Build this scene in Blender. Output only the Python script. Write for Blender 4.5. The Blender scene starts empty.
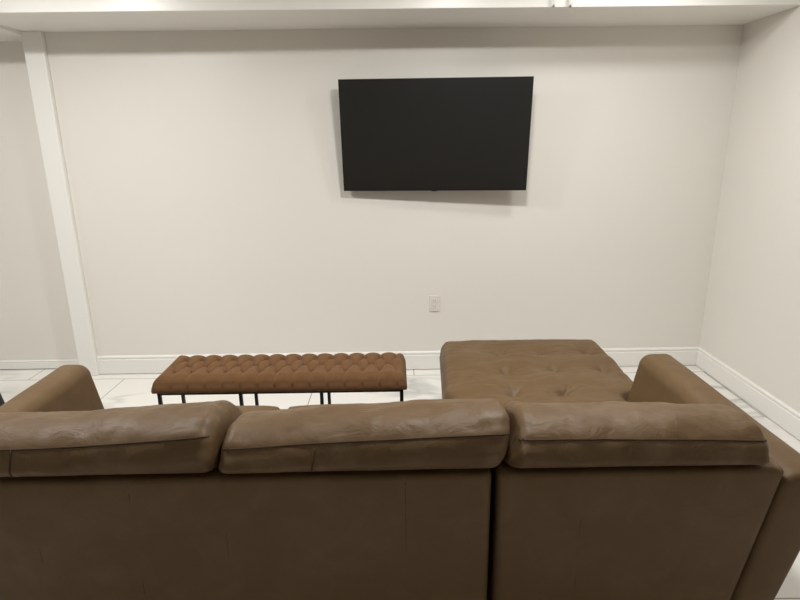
import bpy, bmesh, math, random
from mathutils import Vector, Matrix, noise

random.seed(4)
S = bpy.context.scene
COL = S.collection

# ------------------------------------------------------------------ materials
def nt_mat(name, color, rough=.5, spec=.5, metallic=0.0):
    m = bpy.data.materials.new(name)
    m.use_nodes = True
    b = m.node_tree.nodes['Principled BSDF']
    b.inputs['Base Color'].default_value = (*color, 1)
    b.inputs['Roughness'].default_value = rough
    b.inputs['Specular IOR Level'].default_value = spec
    b.inputs['Metallic'].default_value = metallic
    return m, m.node_tree, b

def N(nt, typ, **kw):
    n = nt.nodes.new(typ)
    for k, v in kw.items():
        if k.startswith('_'):
            setattr(n, k[1:], v)
        else:
            n.inputs[k.replace('__', ' ')].default_value = v
    return n

def noise_bump(nt, b, scale, strength, dist=.004, detail=4, stretch=(1, 1, 1)):
    tc = N(nt, 'ShaderNodeTexCoord')
    mp = N(nt, 'ShaderNodeMapping'); mp.inputs['Scale'].default_value = stretch
    no = N(nt, 'ShaderNodeTexNoise', Scale=scale, Detail=detail)
    bu = N(nt, 'ShaderNodeBump', Strength=strength, Distance=dist)
    nt.links.new(tc.outputs['Object'], mp.inputs['Vector'])
    nt.links.new(mp.outputs['Vector'], no.inputs['Vector'])
    nt.links.new(no.outputs['Fac'], bu.inputs['Height'])
    nt.links.new(bu.outputs['Normal'], b.inputs['Normal'])
    return tc, no, bu

def paint(name, color, rough, bump=.12, scale=140):
    m, nt, b = nt_mat(name, color, rough, .4)
    noise_bump(nt, b, scale, bump, .002, 3)
    return m

M_WALL = paint('wall_paint', (.77, .745, .695), .42)
M_SIDE = M_WALL
M_TRIM = paint('trim_paint', (.84, .825, .79), .32, .03, 60)
M_CEIL = paint('ceiling_paint', (.76, .74, .70), .6)
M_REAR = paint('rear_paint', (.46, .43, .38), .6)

def marble():
    m, nt, b = nt_mat('marble_tile', (.8, .8, .78), .16, .5)
    L = nt.links.new
    geo = N(nt, 'ShaderNodeNewGeometry')
    mp = N(nt, 'ShaderNodeMapping')
    mp.inputs['Location'].default_value = (1.93, .115, 0)
    mp.inputs['Rotation'].default_value = (0, 0, .008)
    L(geo.outputs['Position'], mp.inputs['Vector'])
    br = N(nt, 'ShaderNodeTexBrick', Scale=1.0)
    br.offset = .5; br.offset_frequency = 2; br.squash = 1
    br.inputs['Brick Width'].default_value = 1.37
    br.inputs['Row Height'].default_value = .685
    br.inputs['Mortar Size'].default_value = .0035
    br.inputs['Mortar Smooth'].default_value = .1
    br.inputs['Color1'].default_value = (0, 0, 0, 1)
    br.inputs['Color2'].default_value = (1, 1, 1, 1)
    L(mp.outputs['Vector'], br.inputs['Vector'])
    # broad veins: thin bands of a distorted noise field, different on each tile
    mp2 = N(nt, 'ShaderNodeMapping')
    mp2.inputs['Rotation'].default_value = (0, 0, -.7)
    mp2.inputs['Scale'].default_value = (.8, 3.0, 1)
    L(geo.outputs['Position'], mp2.inputs['Vector'])
    no = N(nt, 'ShaderNodeTexNoise', Scale=1.0, Detail=4, Roughness=.5, Distortion=.5)
    L(mp2.outputs['Vector'], no.inputs['Vector'])
    sub = N(nt, 'ShaderNodeMath', _operation='SUBTRACT'); sub.inputs[1].default_value = .5
    ab = N(nt, 'ShaderNodeMath', _operation='ABSOLUTE')
    L(no.outputs['Fac'], sub.inputs[0]); L(sub.outputs[0], ab.inputs[0])
    rp = N(nt, 'ShaderNodeValToRGB')
    rp.color_ramp.elements[0].position = 0; rp.color_ramp.elements[0].color = (1, 1, 1, 1)
    rp.color_ramp.elements[1].position = .045; rp.color_ramp.elements[1].color = (0, 0, 0, 1)
    L(ab.outputs[0], rp.inputs['Fac'])
    no2 = N(nt, 'ShaderNodeTexNoise', Scale=1.3, Detail=2)
    L(geo.outputs['Position'], no2.inputs['Vector'])
    rp2 = N(nt, 'ShaderNodeValToRGB')
    rp2.color_ramp.elements[0].position = .50; rp2.color_ramp.elements[0].color = (0, 0, 0, 1)
    rp2.color_ramp.elements[1].position = .66; rp2.color_ramp.elements[1].color = (1, 1, 1, 1)
    L(no2.outputs['Fac'], rp2.inputs['Fac'])
    mu = N(nt, 'ShaderNodeMath', _operation='MULTIPLY')
    L(rp.outputs['Color'], mu.inputs[0]); L(rp2.outputs['Color'], mu.inputs[1])
    mx = N(nt, 'ShaderNodeMixRGB')
    mx.inputs['Color1'].default_value = (.80, .785, .745, 1)
    mx.inputs['Color2'].default_value = (.50, .50, .485, 1)
    L(mu.outputs[0], mx.inputs['Fac'])
    mg = N(nt, 'ShaderNodeMixRGB')
    mg.inputs['Color2'].default_value = (.36, .34, .31, 1)
    L(br.outputs['Fac'], mg.inputs['Fac']); L(mx.outputs['Color'], mg.inputs['Color1'])
    L(mg.outputs['Color'], b.inputs['Base Color'])
    return m
M_FLOOR = marble()

def leather(name, c1, c2, rough=.48, wr=.5, spec=.35):
    m, nt, b = nt_mat(name, c1, rough, spec)
    L = nt.links.new
    tc = N(nt, 'ShaderNodeTexCoord')
    big = N(nt, 'ShaderNodeTexNoise', Scale=7, Detail=5, Roughness=.6, Distortion=.6)
    L(tc.outputs['Object'], big.inputs['Vector'])
    mx = N(nt, 'ShaderNodeMixRGB')
    mx.inputs['Color1'].default_value = (*c1, 1); mx.inputs['Color2'].default_value = (*c2, 1)
    rp = N(nt, 'ShaderNodeValToRGB')
    rp.color_ramp.elements[0].position = .45; rp.color_ramp.elements[1].position = .72
    L(big.outputs['Fac'], rp.inputs['Fac']); L(rp.outputs['Color'], mx.inputs['Fac'])
    L(mx.outputs['Color'], b.inputs['Base Color'])
    mr = N(nt, 'ShaderNodeMapRange'); mr.inputs['To Min'].default_value = rough + .12; mr.inputs['To Max'].default_value = rough - .12
    L(big.outputs['Fac'], mr.inputs['Value']); L(mr.outputs[0], b.inputs['Roughness'])
    vo = N(nt, 'ShaderNodeTexNoise', Scale=420, Detail=2)
    L(tc.outputs['Object'], vo.inputs['Vector'])
    b1 = N(nt, 'ShaderNodeBump', Strength=.18, Distance=.001)
    L(vo.outputs['Fac'], b1.inputs['Height'])
    mp = N(nt, 'ShaderNodeMapping'); mp.inputs['Scale'].default_value = (1.0, 1.4, 1.0)
    L(tc.outputs['Object'], mp.inputs['Vector'])
    w = N(nt, 'ShaderNodeTexNoise', Scale=11, Detail=6, Roughness=.55, Distortion=1.3)
    L(mp.outputs['Vector'], w.inputs['Vector'])
    b2 = N(nt, 'ShaderNodeBump', Strength=wr, Distance=.012)
    L(w.outputs['Fac'], b2.inputs['Height']); L(b1.outputs['Normal'], b2.inputs['Normal'])
    L(b2.outputs['Normal'], b.inputs['Normal'])
    return m
M_LEATHER = leather('brown_leather', (.118, .069, .028), (.136, .083, .038), .53, .16, .34)
M_CUSHION = leather('worn_brown_leather', (.118, .070, .032), (.152, .100, .057), .52, .40, .27)
M_SEAM, _nt, _b = nt_mat('seam_thread', (.055, .034, .02), .8, .2)
M_STITCH, _nt, _b = nt_mat('stitched_channel', (.075, .044, .018), .6, .3)

def fabric():
    m, nt, b = nt_mat('tan_suede', (.19, .098, .046), .9, .15)
    L = nt.links.new
    tc = N(nt, 'ShaderNodeTexCoord')
    no = N(nt, 'ShaderNodeTexNoise', Scale=45, Detail=4)
    L(tc.outputs['Object'], no.inputs['Vector'])
    mx = N(nt, 'ShaderNodeMixRGB')
    mx.inputs['Color1'].default_value = (.120, .058, .024, 1); mx.inputs['Color2'].default_value = (.165, .085, .038, 1)
    L(no.outputs['Fac'], mx.inputs['Fac']); L(mx.outputs['Color'], b.inputs['Base Color'])
    b.inputs['Sheen Weight'].default_value = .05
    bu = N(nt, 'ShaderNodeBump', Strength=.3, Distance=.002)
    n2 = N(nt, 'ShaderNodeTexNoise', Scale=300, Detail=2)
    L(tc.outputs['Object'], n2.inputs['Vector']); L(n2.outputs['Fac'], bu.inputs['Height'])
    L(bu.outputs['Normal'], b.inputs['Normal'])
    return m
M_FABRIC = fabric()

def plain(name, color, rough, spec=.5, metallic=0, bump=.05):
    m, nt, b = nt_mat(name, color, rough, spec, metallic)
    noise_bump(nt, b, 200, bump, .001, 2)
    return m
M_BLACKMETAL = plain('black_metal', (.012, .010, .010), .45, .5, .3)
M_BLACKWOOD = plain('black_lacquer', (.014, .012, .015), .35)
M_SCREEN, _nt, _b = nt_mat('tv_screen', (.0135, .0135, .013), .30, .5)
M_BEZEL = plain('tv_bezel', (.008, .008, .008), .35)
M_PLASTIC = plain('white_plastic', (.74, .70, .65), .35)
M_SLOT = plain('dark_slot', (.05, .045, .04), .6)

# ------------------------------------------------------------------ object helpers
def link(name, bm, mat, parent=None, smooth=True, loc=None):
    me = bpy.data.meshes.new(name)
    bmesh.ops.recalc_face_normals(bm, faces=bm.faces)
    bm.to_mesh(me); bm.free()
    me.materials.append(mat)
    if smooth:
        for p in me.polygons: p.use_smooth = True
    o = bpy.data.objects.new(name, me)
    COL.objects.link(o)
    if parent is not None:
        o.parent = parent
        o.location = -parent.location     # part meshes are written in world coordinates
    return o

def thing(name, label, cat, loc, group=None):
    o = bpy.data.objects.new(name, None)
    o.empty_display_size = .1
    COL.objects.link(o)
    o.location = Vector(loc)
    o['label'] = label; o['category'] = cat
    if group: o['group'] = group
    return o

def struct(o):
    o['kind'] = 'structure'
    return o

def box(bm, x0, x1, y0, y1, z0, z1, bevel=0, seg=2):
    r = bmesh.ops.create_cube(bm, size=1)
    vs = r['verts']
    for v in vs:
        v.co = Vector(((x0 + x1) / 2 + v.co.x * (x1 - x0), (y0 + y1) / 2 + v.co.y * (y1 - y0), (z0 + z1) / 2 + v.co.z * (z1 - z0)))
    if bevel:
        es = set()
        for v in vs: es.update(v.link_edges)
        bmesh.ops.bevel(bm, geom=list(es), offset=bevel, segments=seg, affect='EDGES', profile=.5)
    return vs

def boxo(name, b, mat, parent=None, bevel=0, seg=2, smooth=False):
    bm = bmesh.new(); box(bm, *b, bevel=bevel, seg=seg)
    return link(name, bm, mat, parent, smooth)

def loft(bm, rings, cap=True, closed=True):
    """rings: lists of points with equal counts; bridged into one skin."""
    vr = [[bm.verts.new(p) for p in r] for r in rings]
    n = len(vr[0])
    for a, b in zip(vr, vr[1:]):
        for i in range(n if closed else n - 1):
            j = (i + 1) % n
            bm.faces.new((a[i], a[j], b[j], b[i]))
    if cap:
        bm.faces.new(vr[0][::-1]); bm.faces.new(vr[-1])
    return vr

def chaikin(pts, n=2):
    for _ in range(n):
        q = []
        for i in range(len(pts)):
            a, b = Vector(pts[i]), Vector(pts[(i + 1) % len(pts)])
            q += [a * .75 + b * .25, a * .25 + b * .75]
        pts = q
    return [tuple(p) for p in pts]

def resample(pts, n):
    pts = [Vector(p) for p in pts]; m = len(pts)
    d = [0]
    for i in range(m): d.append(d[-1] + (pts[(i + 1) % m] - pts[i]).length)
    out = []; k = 0
    for i in range(n):
        t = d[-1] * i / n
        while d[k + 1] < t: k += 1
        f = (t - d[k]) / max(1e-9, d[k + 1] - d[k])
        out.append(pts[k].lerp(pts[(k + 1) % m], f))
    return out

def tube(bm, pts, r, n=6):
    pts = [Vector(p) for p in pts]
    rings = []
    for i, p in enumerate(pts):
        t = (pts[min(i + 1, len(pts) - 1)] - pts[max(i - 1, 0)]).normalized()
        a = t.orthogonal().normalized() if abs(t.x) < .9 else Vector((0, 1, 0)) - t * t.y
        a.normalize(); b = t.cross(a)
        rings.append([p + a * (r * math.cos(2 * math.pi * k / n)) + b * (r * math.sin(2 * math.pi * k / n)) for k in range(n)])
    loft(bm, rings)

# ------------------------------------------------------------------ room shell
XR = 2.2
CEIL = 2.55
struct(boxo('floor', (-6.2, 2.4, -9.2, .4, -.12, 0), M_FLOOR))
struct(boxo('ceiling', (-6.2, 2.4, -9.2, .4, CEIL, CEIL + .12), M_CEIL))
struct(boxo('wall_back', (-2.15, XR + .2, 0, .16, 0, CEIL), M_WALL))
struct(boxo('wall_back_left', (-6.2, -2.15, .115, .30, 0, CEIL), M_WALL))
struct(boxo('wall_right', (XR, XR + .16, -9.2, 0, 0, CEIL), M_SIDE))
struct(boxo('wall_left', (-6.2, -6.04, -9.2, .2, 0, CEIL), M_REAR))
struct(boxo('wall_rear', (-6.1, XR + .1, -9.2, -9.04, 0, CEIL), M_REAR))

# dropped soffit along the wall, its left end sagging a little lower at the wall
bm = bmesh.new()
box(bm, -2.27, XR, -.52, .16, 2.276, CEIL, bevel=.004, seg=2)
struct(link('trim_1', bm, M_TRIM, smooth=False))
bm = bmesh.new()
prof = [(-.52, 2.276), (-.52, CEIL), (.30, CEIL), (.30, 2.232)]
loft(bm, [[(x, y, z) for y, z in prof] for x in (-6.05, -2.272)])
struct(link('trim_2', bm, M_TRIM, smooth=False))

# flat pilaster covering the end of the wall
struct(boxo('trim_3', (-2.275, -2.152, -.034, .115, 0, 2.276), M_TRIM, bevel=.004))

def baseboard(name, a, b, inward, h, t=.016):
    """moulded skirting from a to b on the floor; inward = direction into the room."""
    a, b, n = Vector(a), Vector(b), Vector(inward)
    pr = [(0, 0), (t, 0), (t, h * .78), (t * .72, h * .80), (t * .72, h * .86), (t * .95, h * .885), (t * .95, h * .945), (t * .6, h * .985), (t * .25, h), (0, h)]
    bm = bmesh.new()
    loft(bm, [[p + n * d + Vector((0, 0, z)) for d, z in pr] for p in (a, b)])
    return struct(link(name, bm, M_TRIM, smooth=False))
baseboard('baseboard_back', (-2.151, 0, .005), (XR - .002, 0, .005), (0, -1, 0), .134)
baseboard('baseboard_right', (XR, -9.0, .005), (XR, -.001, .005), (-1, 0, 0), .134)
baseboard('baseboard_left', (-6.04, .115, .008), (-2.277, .115, .008), (0, -1, 0), .062)

# ------------------------------------------------------------------ television
def make_tv():
    TL, TR, BR, BL = Vector((-.333, -.145, 1.965)), Vector((.848, -.23, 1.966)), Vector((.851, -.15, 1.286)), Vector((-.329, -.065, 1.288))
    bot = (BL + BR) / 2; up = (TL + TR) / 2 - bot; H = up.length; up.normalize()
    rt = (BR - BL + TR - TL) / 2; W = rt.length; rt = (rt - up * rt.dot(up)).normalized()
    nrm = rt.cross(up); nrm = -nrm if nrm.y > 0 else nrm
    cx = bot.x
    root = thing('television', 'black flat screen television tilted down on the white wall', 'television', (cx, -.12, 1.29))
    def pt(u, v, d): return bot + rt * u + up * v + nrm * d
    def slab(bm, u0, u1, v0, v1, d0, d1, bev=0):
        vs = box(bm, u0, u1, v0, v1, d0, d1, bevel=bev)
        for v in bm.verts:
            v.co = pt(v.co.x, v.co.y, v.co.z)
    bm = bmesh.new(); slab(bm, -W / 2, W / 2, 0, H, -.022, 0, .003)
    link('bezel', bm, M_BEZEL, root, False)
    bm = bmesh.new(); slab(bm, -W / 2 + .009, W / 2 - .009, .016, H - .009, 0, .0012)
    link('screen', bm, M_SCREEN, root, False)
    bm = bmesh.new(); slab(bm, -W * .36, W * .36, .03, H * .62, -.050, -.0222, .012)
    link('rear_housing', bm, M_BEZEL, root, False)
    bm = bmesh.new(); slab(bm, -.018, .018, -.003, .006, -.012, .0012, .001)
    link('logo_bar', bm, M_BEZEL, root, False)
    for sx in (-.2, .2):
        bm = bmesh.new(); slab(bm, sx - .015, sx + .015, .12, .50, -.068, -.0502)
        link('mount_rail', bm, M_BLACKMETAL, root, False)
    bm = bmesh.new()
    box(bm, cx - .3, cx + .3, -.022, -.002, 1.50, 1.72)
    for z in (1.54, 1.66):
        box(bm, cx - .2, cx + .2, -.125, -.02, z, z + .02)
    link('wall_bracket', bm, M_BLACKMETAL, root, False)
make_tv()

# ------------------------------------------------------------------ wall outlet
def make_outlet():
    x, z = .275, .496
    r = thing('power_outlet', 'small white power outlet plate on the wall below the television', 'outlet', (x, 0, z))
    boxo('cover_plate', (x - .036, x + .036, -.008, -.0008, z - .058, z + .058), M_PLASTIC, r, .003)
    for dz in (.021, -.021):
        bm = bmesh.new()
        box(bm, x - .017, x + .017, -.0105, -.0082, z + dz - .015, z + dz + .015, bevel=.002)
        o = link('receptacle', bm, M_PLASTIC, r, False)
        bm = bmesh.new()
        for dx in (-.006, .006):
            box(bm, x + dx - .001, x + dx + .001, -.0109, -.0103, z + dz - .004, z + dz + .006)
        s = link('slot', bm, M_SLOT, None, False); s.parent = o; s.location = (0, 0, 0)
    bm = bmesh.new()
    bmesh.ops.create_uvsphere(bm, u_segments=12, v_segments=6, radius=.0032)
    for v in bm.verts: v.co = Vector((x + v.co.x, -.0083 + v.co.y * .5, z + v.co.z))
    link('screw', bm, M_PLASTIC, r)
make_outlet()

# ------------------------------------------------------------------ small bracket on the soffit edge
def make_bracket():
    r = thing('ceiling_bracket', 'small white two-prong bracket on the ceiling soffit edge above the television', 'bracket', (.91, -.5205, 2.30))
    boxo('plate', (.850, .976, -.527, -.5197, 2.318, 2.36), M_TRIM, r, .002)
    for x in (.862, .952):
        bm = bmesh.new()
        tube(bm, [(x, -.525, 2.335), (x, -.540, 2.325), (x, -.546, 2.305), (x, -.540, 2.288), (x, -.528, 2.277)], .008, 10)
        link('prong', bm, M_TRIM, r)
make_bracket()

# ------------------------------------------------------------------ tufted bench
def make_bench():
    x0, x1, y0, y1 = -1.238, .046, -1.178, -.835
    zb, zt = .372, .455
    root = thing('tufted_bench', 'long tan button-tufted bench on thin black metal legs by the wall', 'bench', ((x0 + x1) / 2, (y0 + y1) / 2, 0))
    nx = 29
    px = (x1 - x0) / nx; py = .083; yr = -1.080          # button lattice: three staggered rows
    Rr = .045
    def top(x, y):
        ex = min(x - x0, x1 - x); ey = min(y - y0, y1 - y); e = min(ex, ey)
        u = (x - x0) / px; v = (y - yr) / py
        if v < 0: a = abs(math.sin(math.pi * u / 2)) if True else 0
        elif v > 2: a = abs(math.sin(math.pi * u / 2))
        else: a = abs(math.sin(math.pi * (u + v) / 2)) * abs(math.sin(math.pi * (u - v) / 2))
        if ex < px: a = max(a, min(1, (px - ex) / px * 1.6) * .8)
        puff = .021 * (a ** .42)
        if v < 0: puff = puff + (.021 - puff) * min(.25, -v * .3)
        best = 9
        ci, cj = round(u), round(v)
        for i in (ci - 1, ci, ci + 1):
            for jj in (cj - 1, cj, cj + 1):
                if (i + jj) % 2 == 0 and 0 <= jj <= 2 and 1 < i < nx - 1:
                    best = min(best, math.hypot((u - i) * px, (v - jj) * py))
        puff -= .022 * math.exp(-(best / .013) ** 2)
        rd = max(0, 1 - e / Rr); drop = Rr * .8 * (1 - math.sqrt(max(0, 1 - rd * rd)))
        return zt - .012 + puff * min(1, .30 + e / .05) - drop
    bm = bmesh.new()
    NX, NY = 320, 96
    g = [[None] * (NY + 1) for _ in range(NX + 1)]
    for i in range(NX + 1):
        for j in range(NY + 1):
            # denser sampling near the rim
            s = lambda t: t - .12 * math.sin(2 * math.pi * t) / (2 * math.pi) * .9
            x = x0 + (x1 - x0) * s(i / NX); y = y0 + (y1 - y0) * s(j / NY)
            z = top(x, y)
            g[i][j] = bm.verts.new((x, y, z))
    for i in range(NX):
        for j in range(NY):
            bm.faces.new((g[i][j], g[i + 1][j], g[i + 1][j + 1], g[i][j + 1]))
    rim = [g[i][0] for i in range(NX + 1)] + [g[NX][j] for j in range(1, NY + 1)] + [g[i][NY] for i in range(NX - 1, -1, -1)] + [g[0][j] for j in range(NY - 1, 0, -1)]
    prev = rim
    cx, cy = (x0 + x1) / 2, (y0 + y1) / 2
    for k, (gr, z, pl) in enumerate(((.004, zb + .036, .006), (.007, zb + .018, .004), (.004, zb + .004, 0), (-.006, zb, 0))):
        cur = []
        for v in rim:
            sx = 1 if v.co.x > cx else -1; sy = 1 if v.co.y > cy else -1
            dx = gr * sx if abs(abs(v.co.x - cx) - (x1 - x0) / 2) < 1e-6 else 0
            gq = gr - pl * (1 - abs(math.sin(math.pi * (v.co.x - x0) / px / 2)) ** .5)
            dy = gq * sy if abs(abs(v.co.y - cy) - (y1 - y0) / 2) < 1e-6 else 0
            cur.append(bm.verts.new((v.co.x + dx, v.co.y + dy, z)))
        for a in range(len(rim)):
            b = (a + 1) % len(rim)
            bm.faces.new((prev[a], cur[a], cur[b], prev[b]))
        prev = cur
    bm.faces.new(prev)
    link('tufted_seat', bm, M_FABRIC, root)
    # metal frame
    bm = bmesh.new()
    fx0, fx1, fy0, fy1 = x0 + .012, x1 - .012, y0 + .016, y1 - .02
    for b in ((fx0, fx1, fy0, fy0 + .016), (fx0, fx1, fy1 - .016, fy1)):
        box(bm, b[0], b[1], b[2], b[3], .357, .3715)
    for x in (fx0, fx1 - .016):
        box(bm, x, x + .016, fy0, fy1, .357, .3715)
    link('seat_frame', bm, M_BLACKMETAL, root, False)
    for x in (-1.218, -.802, -.387, .026):
        for y in (fy0 + .008, fy1 - .008):
            bm = bmesh.new(); w = .0085
            xx = max(fx0 + w, min(fx1 - w, x))
            box(bm, xx - w, xx + w, y - w, y + w, 0, .357, bevel=.001)
            link('leg', bm, M_BLACKMETAL, root, False)
    return root
make_bench()

# ------------------------------------------------------------------ upholstery builders
def slabshape(x0, x1, y0, y1, z0, z1, r, nx=40, ny=40, crown=0.0, mod=None, shiftx=None):
    """padded block: rounded top rim, straight sides, rounded lower rim; mod(x,y)->dz on top."""
    bm = bmesh.new()
    g = {}
    def m(t): return t
    us = [i / nx for i in range(nx + 1)]; vs = [j / ny for j in range(ny + 1)]
    def P(x, y):
        return x + (shiftx(x, y) if shiftx else 0), y
    # inset grid for flat top then quarter-round rim rings
    ix0, ix1, iy0, iy1 = x0 + r, x1 - r, y0 + r, y1 - r
    cx, cy = (x0 + x1) / 2, (y0 + y1) / 2
    def cz(x, y):
        fx = 1 - min(1, abs((x - cx) / ((x1 - x0) / 2))) ** 4; fy = 1 - min(1, abs((y - cy) / ((y1 - y0) / 2))) ** 4
        return crown * fx * fy + (mod(x, y) if mod else 0)
    for i, u in enumerate(us):
        for j, v in enumerate(vs):
            x = ix0 + (ix1 - ix0) * u; y = iy0 + (iy1 - iy0) * v
            X, Y = P(x, y)
            g[i, j] = bm.verts.new((X, Y, z1 + cz(x, y)))
    for i in range(nx):
        for j in range(ny):
            bm.faces.new((g[i, j], g[i + 1, j], g[i + 1, j + 1], g[i, j + 1]))
    idx = [(i, 0) for i in range(nx)] + [(nx, j) for j in range(ny)] + [(i, ny) for i in range(nx, 0, -1)] + [(0, j) for j in range(ny, 0, -1)]
    prev = [g[k] for k in idx]
    rings = [(r * math.sin(a), r * (1 - math.cos(a)), 1) for a in [math.pi / 2 * k / 6 for k in range(1, 7)]]
    ht = z1 - z0
    rings += [(r + .006, ht * .5, 0), (r, ht - r * .5, 0)] if ht > 1.5 * r else []
    rr = r * .5
    rings += [(r - rr + rr * math.cos(a), ht - rr + rr * math.sin(a), 0) for a in [math.pi / 2 * k / 4 for k in range(1, 5)]]
    for off, dz, keep in rings:
        cur = []
        for (i, j) in idx:
            x = ix0 + (ix1 - ix0) * us[i]; y = iy0 + (iy1 - iy0) * vs[j]
            nxv = -1 if i == 0 else (1 if i == nx else 0)
            nyv = -1 if j == 0 else (1 if j == ny else 0)
            k = .74 if nxv and nyv else 1
            X, Y = P(x + nxv * off * k, y + nyv * off * k)
            zz = z1 - dz + (cz(x, y) * max(0, 1 - dz / (r * 1.2)))
            cur.append(bm.verts.new((X, Y, zz)))
        for a in range(len(idx)):
            b = (a + 1) % len(idx)
            bm.faces.new((prev[a], cur[a], cur[b], prev[b]))
        prev = cur
    bm.faces.new(prev)
    return bm

CPROF = [(-2.305, .475), (-2.312, .60), (-2.325, .688), (-2.36, .705), (-2.425, .706), (-2.460, .722), (-2.475, .765), (-2.470, .812),
         (-2.442, .856), (-2.385, .882), (-2.300, .880), (-2.20, .84), (-2.11, .76), (-2.05, .64), (-2.04, .55), (-2.07, .485), (-2.18, .472)]
def back_cushion(parent, xa, xb, sa, sb, hfun, seedv, seam_z=.808, seam_x=None):
    """loose back cushion leaning over the frame. sa/sb: end shear in x per metre of height."""
    prof = resample(chaikin(CPROF, 2), 110)
    cy = -2.25; cz = .66
    NXc = 110
    rings = []
    def surf(p, u):
        t = 2 * u - 1
        e = abs(t)
        x_l = xa + sa * (p[1] - .77); x_r = xb + sb * (p[1] - .77)
        # end caps: draw the profile in towards a soft core
        k = 1.0
        L = xb - xa
        d = (1 - e) * L / 2
        Rr = .034
        if d < Rr:
            q = 1 - d / Rr
            k = math.sqrt(max(0, 1 - q * q))
        # shrink by a fixed distance rather than a ratio: offset towards the centreline
        shrink = (1 - k) * .060
        c = Vector((-2.33 if p[1] > .70 else -2.19, max(.56, min(.80, p[1]))))
        v = Vector(p) - c
        ln = v.length
        v = v * max(.02, (ln - shrink) / ln) if ln > 1e-6 else v
        q2 = c + v
        wgt = max(0, min(1, (q2.y - .715) / .09))
        z = q2.y + wgt * hfun(u)
        x = x_l + (x_r - x_l) * u
        co = Vector((x, q2.x, z))
        # creases and lumps of a soft filling
        n1 = noise.fractal(Vector((co.x * 5 + seedv, co.y * 7, co.z * 7)), 1.0, 2.0, 3) * .0095
        n2 = noise.fractal(Vector((co.x * 26 + seedv, co.y * 13, co.z * 13 + seedv)), 1.0, 2.0, 2) * .0022
        end = math.exp(-(d / .10) ** 2)
        n3 = math.sin(co.y * 70 + co.z * 95 + seedv + 3 * noise.noise(Vector((co.x * 9, co.y * 9, seedv)))) * .0028 * end
        up = max(0, min(1, (p[1] - .72) / .05))
        nd = v.normalized() if ln > 1e-6 else Vector((0, 1))
        a = (n1 + n2 + n3) * up
        co.y += nd.x * a; co.z += nd.y * a
        return co
    us = []
    for i in range(NXc + 1):
        t = i / NXc
        us.append(.5 - .5 * math.cos(math.pi * t) if False else t + (-.13 * math.sin(2 * math.pi * t) / (2 * math.pi) * 2.2))
    bm = bmesh.new()
    loft(bm, [[surf(p, u) for p in prof] for u in us])
    o = link('back_cushion', bm, M_CUSHION, parent)
    # boxing seams along the rear and the far top edge
    def seam(target, name='seam'):
        k = min(range(len(prof)), key=lambda i: (prof[i] - Vector(target)).length)
        bm = bmesh.new()
        tube(bm, [surf(prof[k], u) for u in us[2:-2]], .0026, 6)
        s = link(name, bm, M_SEAM, None); s.parent = o
    seam((-2.452, seam_z))
    if seam_x is not None:
        lo = [i for i in range(len(prof)) if prof[i].x < -2.38 and .70 < prof[i].y < seam_z]
        lo.sort(key=lambda i: prof[i].y)
        bm = bmesh.new()
        tube(bm, [surf(prof[i], (seam_x - xa) / (xb - xa)) for i in lo], .0026, 6)
        s = link('seam', bm, M_SEAM, None); s.parent = o
    return o

def frame_panel(parent, x0, x1, channel_xs, right_slant=0.0, left_slant=0.0):
    """upholstered back panel with stitched vertical channels on its rear face."""
    yb, yf, z0, z1 = -2.455, -2.335, .09, .700
    r = .015
    bm = bmesh.new()
    rz = [0, .012, .1, .2, .3, .4, .5, .56, .59]
    zs = [z0 + (z1 - z0) * k / 26 for k in range(27)]
    rings = []
    for z in zs + [None]:
        zz = z1 if z is None else z
        ins = 0
        ring_z = zz
        rings.append((ring_z, 0))
    # vertical stack of rounded rectangles, top rounded over
    levels = [(z0 + .0, .012), (z0 + .012, 0)] + [(z0 + (z1 - r - z0) * k / 14, 0) for k in range(1, 15)]
    levels += [(z1 - r + r * math.sin(a), r * (1 - math.cos(a))) for a in [math.pi / 2 * k / 5 for k in range(1, 6)]]
    R = []
    for z, ins in levels:
        t = (z1 - z)
        xa = x0 + ins + left_slant * t; xb = x1 - ins - right_slant * t
        ya = yb + ins; yc = yf - ins
        c = .02
        pts = []
        n = 64
        for k in range(n + 1):
            x = xa + c + (xb - xa - 2 * c) * k / n
            dy = 0
            for s in channel_xs:
                dy += .004 * math.exp(-((x - s) / .006) ** 2)
            # a soft fill between the channels
            dy -= .004 * (1 - ((k / n) * 2 - 1) ** 8) * (1 if .2 < z < .66 else .4)
            dy += .0025 * noise.noise(Vector((x * 4, z * 5, 3.1)))
            pts.append((x, ya + dy, z))
        pts.append((xb - c * .3, ya + c * .3, z))
        pts.append((xb, ya + c, z)); pts.append((xb, yc - c, z)); pts.append((xb - c, yc, z))
        pts.append((xa + c, yc, z)); pts.append((xa, yc - c, z)); pts.append((xa, ya + c, z)); pts.append((xa + c * .3, ya + c * .3, z))
        R.append(pts)
    loft(bm, R)
    o = link('back_frame', bm, M_LEATHER, parent)
    for s in channel_xs:
        bm = bmesh.new()
        pts = []
        for i in range(40):
            z = .11 + .57 * i / 39
            k = (s - x0) / (x1 - x0) * 2 - 1
            y = yb + .004 - .004 * (1 - k ** 8) * (1 if .2 < z < .66 else .4) + .0025 * noise.noise(Vector((s * 4, z * 5, 3.1)))
            pts.append((s, y - .0001, z))
        tube(bm, pts, .0011, 6)
        q = link('seam', bm, M_STITCH, None); q.parent = o
    return o

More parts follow.
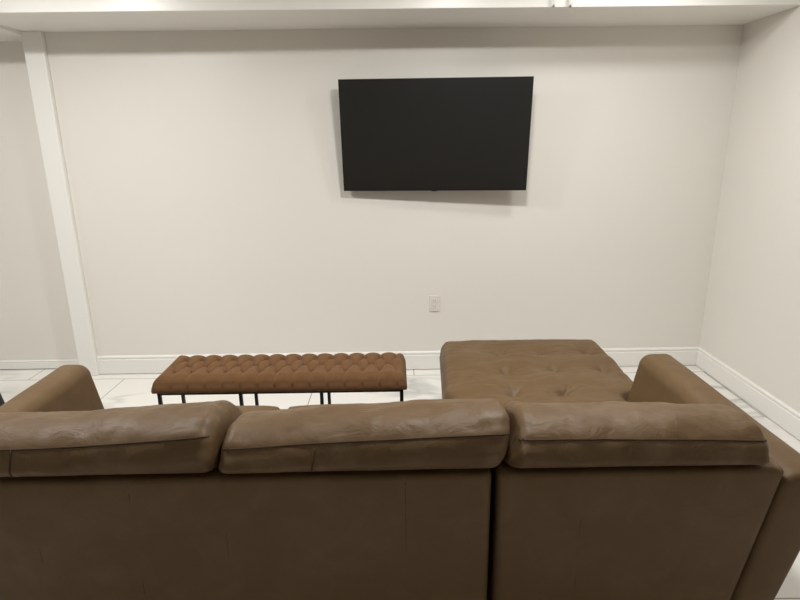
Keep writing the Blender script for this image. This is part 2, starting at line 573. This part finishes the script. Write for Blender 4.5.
def arm(parent, side, xo_top, xi_top):
    """flared track arm: leans outward, rounded top, straight ends. side=+1 right, -1 left."""
    ztop, zb = (.680 if side > 0 else .672), .10
    lean_o, lean_i = .27, .20
    def prof(ins):
        # across-section (x,z) listed round; ins pulls it in for rounded ends
        O = lambda z: xo_top - side * lean_o * (ztop - z)
        I = lambda z: xi_top - side * lean_i * (ztop - z)
        r = .052
        pts = [(O(zb) - side * ins, zb + ins)]
        for k in range(1, 9):
            z = zb + (ztop - r - zb) * k / 8
            pts.append((O(z) - side * ins, z))
        for k in range(1, 7):
            a = math.pi / 2 * k / 6
            z = ztop - r + r * math.sin(a)
            pts.append((O(ztop - r) - side * (r * (1 - math.cos(a))) - side * ins * math.cos(a) , z - ins * math.sin(a)))
        for k in range(6, 0, -1):
            a = math.pi / 2 * k / 6
            z = ztop - r + r * math.sin(a)
            pts.append((I(ztop - r) + side * (r * (1 - math.cos(a))) + side * ins * math.cos(a), z - ins * math.sin(a)))
        for k in range(8, 0, -1):
            z = zb + (ztop - r - zb) * k / 8
            pts.append((I(z) + side * ins, z))
        pts.append((I(zb) + side * ins, zb + ins))
        return pts
    y0, y1 = -2.452, -1.495
    rad = .022
    st = [(y0 + rad * (1 - math.cos(a)), rad * (1 - math.sin(a))) for a in [0, .35, .7, 1.05, 1.3, math.pi / 2]]
    st = [(y0 + rad * (1 - math.sin(a)), rad * (1 - math.cos(a))) for a in [math.pi / 2, 1.2, .9, .6, .3, 0]]
    mid = [(y0 + rad + (y1 - y0 - 2 * rad) * k / 16, 0) for k in range(1, 16)]
    en = [(y1 - rad * (1 - math.sin(a)), rad * (1 - math.cos(a))) for a in [0, .3, .6, .9, 1.2, math.pi / 2]]
    bm = bmesh.new()
    R = []
    for y, ins in st + mid + en:
        R.append([(x, y, z) for x, z in prof(ins)])
    loft(bm, R)
    for v in bm.verts:
        v.co.x += .003 * noise.noise(v.co * 5); v.co.z += .002 * noise.noise(v.co * 6 + Vector((4, 1, 2)))
    return link('arm', bm, M_LEATHER, parent)

def block_leg(parent, x, y, h=.10):
    bm = bmesh.new()
    loft(bm, [[(x + sx * w, y + sy * w, z) for sx, sy in ((-1, -1), (1, -1), (1, 1), (-1, 1))] for w, z in ((.018, 0), (.026, h))])
    return link('leg', bm, M_BLACKWOOD, parent, False)

# ------------------------------------------------------------------ two-seat section with the left arm
def make_sofa():
    root = thing('sofa_section', 'brown leather two-seat sofa section with left arm, back to the viewer', 'sofa', (-.6, -1.95, 0))
    frame_panel(root, -1.36, .261, [-1.02, -.745, -.488, -.232, .02], 0, .12)
    arm(root, -1, -1.505, -1.352)
    boxo('base', (-1.285, .250, -2.333, -1.53, .10, .285), M_LEATHER, root, .015, 3, True)
    for xa, xb in ((-1.262, -.508), (-.504, .252)):
        bm = slabshape(xa, xb, -2.30, -1.50, .288, .466, .045, 30, 30, .026,
                       lambda x, y: .004 * noise.noise(Vector((x * 6, y * 6, 1.7))))
        link('seat_cushion', bm, M_LEATHER, root)
    back_cushion(root, -1.262, -.503, 0, -.02, lambda u: -.050 + .030 * u - .010 * math.sin(math.pi * u), 1.3, .850, -1.04)
    back_cushion(root, -.497, .300, .06, .22, lambda u: -.062 + .034 * u + .004 * math.sin(math.pi * u), 7.7, .845, -.232)
    for x in (-1.22, .20):
        for y in (-2.30, -1.58):
            block_leg(root, x, y)
make_sofa()

# ------------------------------------------------------------------ chaise section with the right arm
def make_chaise():
    root = thing('chaise_section', 'brown leather chaise section with right arm and tufted long seat', 'chaise', (.7, -1.6, 0))
    frame_panel(root, .279, 1.083, [.515], .205, 0)
    arm(root, 1, 1.245, 1.082)
    boxo('base', (.285, 1.005, -2.333, -1.46, .10, .285), M_LEATHER, root, .015, 3, True)
    boxo('front_base', (.31, 1.13, -1.459, -.76, .10, .285), M_LEATHER, root, .015, 3, True)
    buttons = [(x, y) for y in (-.925, -1.185, -1.45, -1.715) for x in (.558, .806, 1.05) if not (y < -1.4 and x > 1)]
    def tuft(x, y):
        z = 0
        for k, (bx, by) in enumerate(buttons):
            d = math.hypot(x - bx, (y - by))
            ang = math.atan2(y - by, x - bx)
            z -= .026 * math.exp(-(d / .030) ** 2) + .015 * math.exp(-(d / .085) ** 2)
            z += .0032 * math.exp(-(d / .10) ** 2) * math.sin(ang * 7 + k) * min(1, d / .03)
        z += .0062 * noise.fractal(Vector((x * 3.2, y * 17 + 1.2 * noise.noise(Vector((x * 4, y * 3, 0))), 4.2)), 1, 2, 3)
        return z
    x0, x1 = .238, 1.170
    def shift(x, y):
        s = .055 * (max(y, -1.45) + 1.1) * (1.0 if x < .7 else .5)
        if y < -1.40:      # narrows where the arm begins
            k = max(0, (x - .6) / (x1 - .6))
            w = min(1, (-1.40 - y) / .085); w = w * w * (3 - 2 * w)
            s -= .120 * k * w
        if y < -1.4 and x < .5:
            s += .055 * min(1, (-1.4 - y) / .12) * (.5 - x) / .26
        return s
    bm = slabshape(x0, x1, -2.30, -.683, .288, .470, .055, 96, 170, .020, tuft, shift)
    link('seat_cushion', bm, M_LEATHER, root)
    back_cushion(root, .309, 1.035, .22, -.05, lambda u: -.046 - .016 * u ** 2 , 12.9, .842, None)
    for x, y in ((.33, -2.30), (.96, -2.30), (.36, -.82), (1.08, -.82)):
        block_leg(root, x, y)
make_chaise()

# ------------------------------------------------------------------ black table at the left edge of the view
def make_table():
    X, Y = -2.76, -.70
    r = thing('side_table', 'black tapered leg of a small table at the left photo edge', 'table', (X, Y, 0))
    boxo('tabletop', (X - .24, X + .20, Y - .22, Y + .22, .50, .53), M_BLACKWOOD, r, .006)
    for sx in (-1, 1):
        boxo('apron', (X + sx * .15 - .012, X + sx * .15 + .012, Y - .16, Y + .16, .44, .499), M_BLACKWOOD, r)
    for sx in (-1, 1):
        for sy in (-1, 1):
            bm = bmesh.new()
            R = []
            for w, z, sp in ((.020, 0, .232), (.021, .03, .228), (.026, .499, .165)):
                R.append([(X + sx * sp + w * math.cos(a * math.pi / 6), Y + sy * sp * .86 + w * math.sin(a * math.pi / 6), z) for a in range(12)])
            loft(bm, R)
            link('leg', bm, M_BLACKWOOD, r)
make_table()

# ------------------------------------------------------------------ lights: recessed downlights between sofa and wall, plus two added fill lamps behind the camera
def downlight_and_fill(x, y, watts, size=.14):
    l = bpy.data.lights.new('downlight_and_fill', 'AREA')
    l.shape = 'DISK'; l.size = size; l.energy = watts
    l.color = (1.0, .985, .96)
    o = bpy.data.objects.new('downlight_and_fill', l)
    COL.objects.link(o); o.location = (x, y, CEIL - .006)
    return o
for x, y, p in ((1.30, -1.12, 12), (.40, -1.70, 35), (-1.75, -1.56, 39), (-4.2, -1.6, 25), (-2.2, -5.2, 4), (.9, -5.2, 4)):  # last pair is added fill behind the camera, lifting the sofa back
    downlight_and_fill(x, y, p, .26)

w = bpy.data.worlds.new('world'); S.world = w
w.use_nodes = True
w.node_tree.nodes['Background'].inputs['Color'].default_value = (.9, .92, 1, 1)
w.node_tree.nodes['Background'].inputs['Strength'].default_value = .02

# ------------------------------------------------------------------ camera
cam = bpy.data.cameras.new('camera')
cam.sensor_width = 36; cam.lens = 562.13 * 36 / 800
cam.clip_start = .05
co = bpy.data.objects.new('camera', cam); COL.objects.link(co)
Rv = Vector((0.9998655518, -0.0115060101, -0.0116828951)); Uv = Vector((0.0143280890, 0.2665813317, 0.9637059196)); Fv = Vector((0.0079739683, 0.9637437446, -0.2667103495))
co.matrix_world = Matrix(((Rv.x, Uv.x, -Fv.x, 0), (Rv.y, Uv.y, -Fv.y, -3.817086), (Rv.z, Uv.z, -Fv.z, 1.58), (0, 0, 0, 1)))
S.camera = co

S.view_settings.view_transform = 'Standard'
S.view_settings.look = 'None'
S.view_settings.gamma = 1
S.view_settings.use_curve_mapping = False
S.view_settings.exposure = 0.0
S.cycles.max_bounces = 12
S.cycles.diffuse_bounces = 6
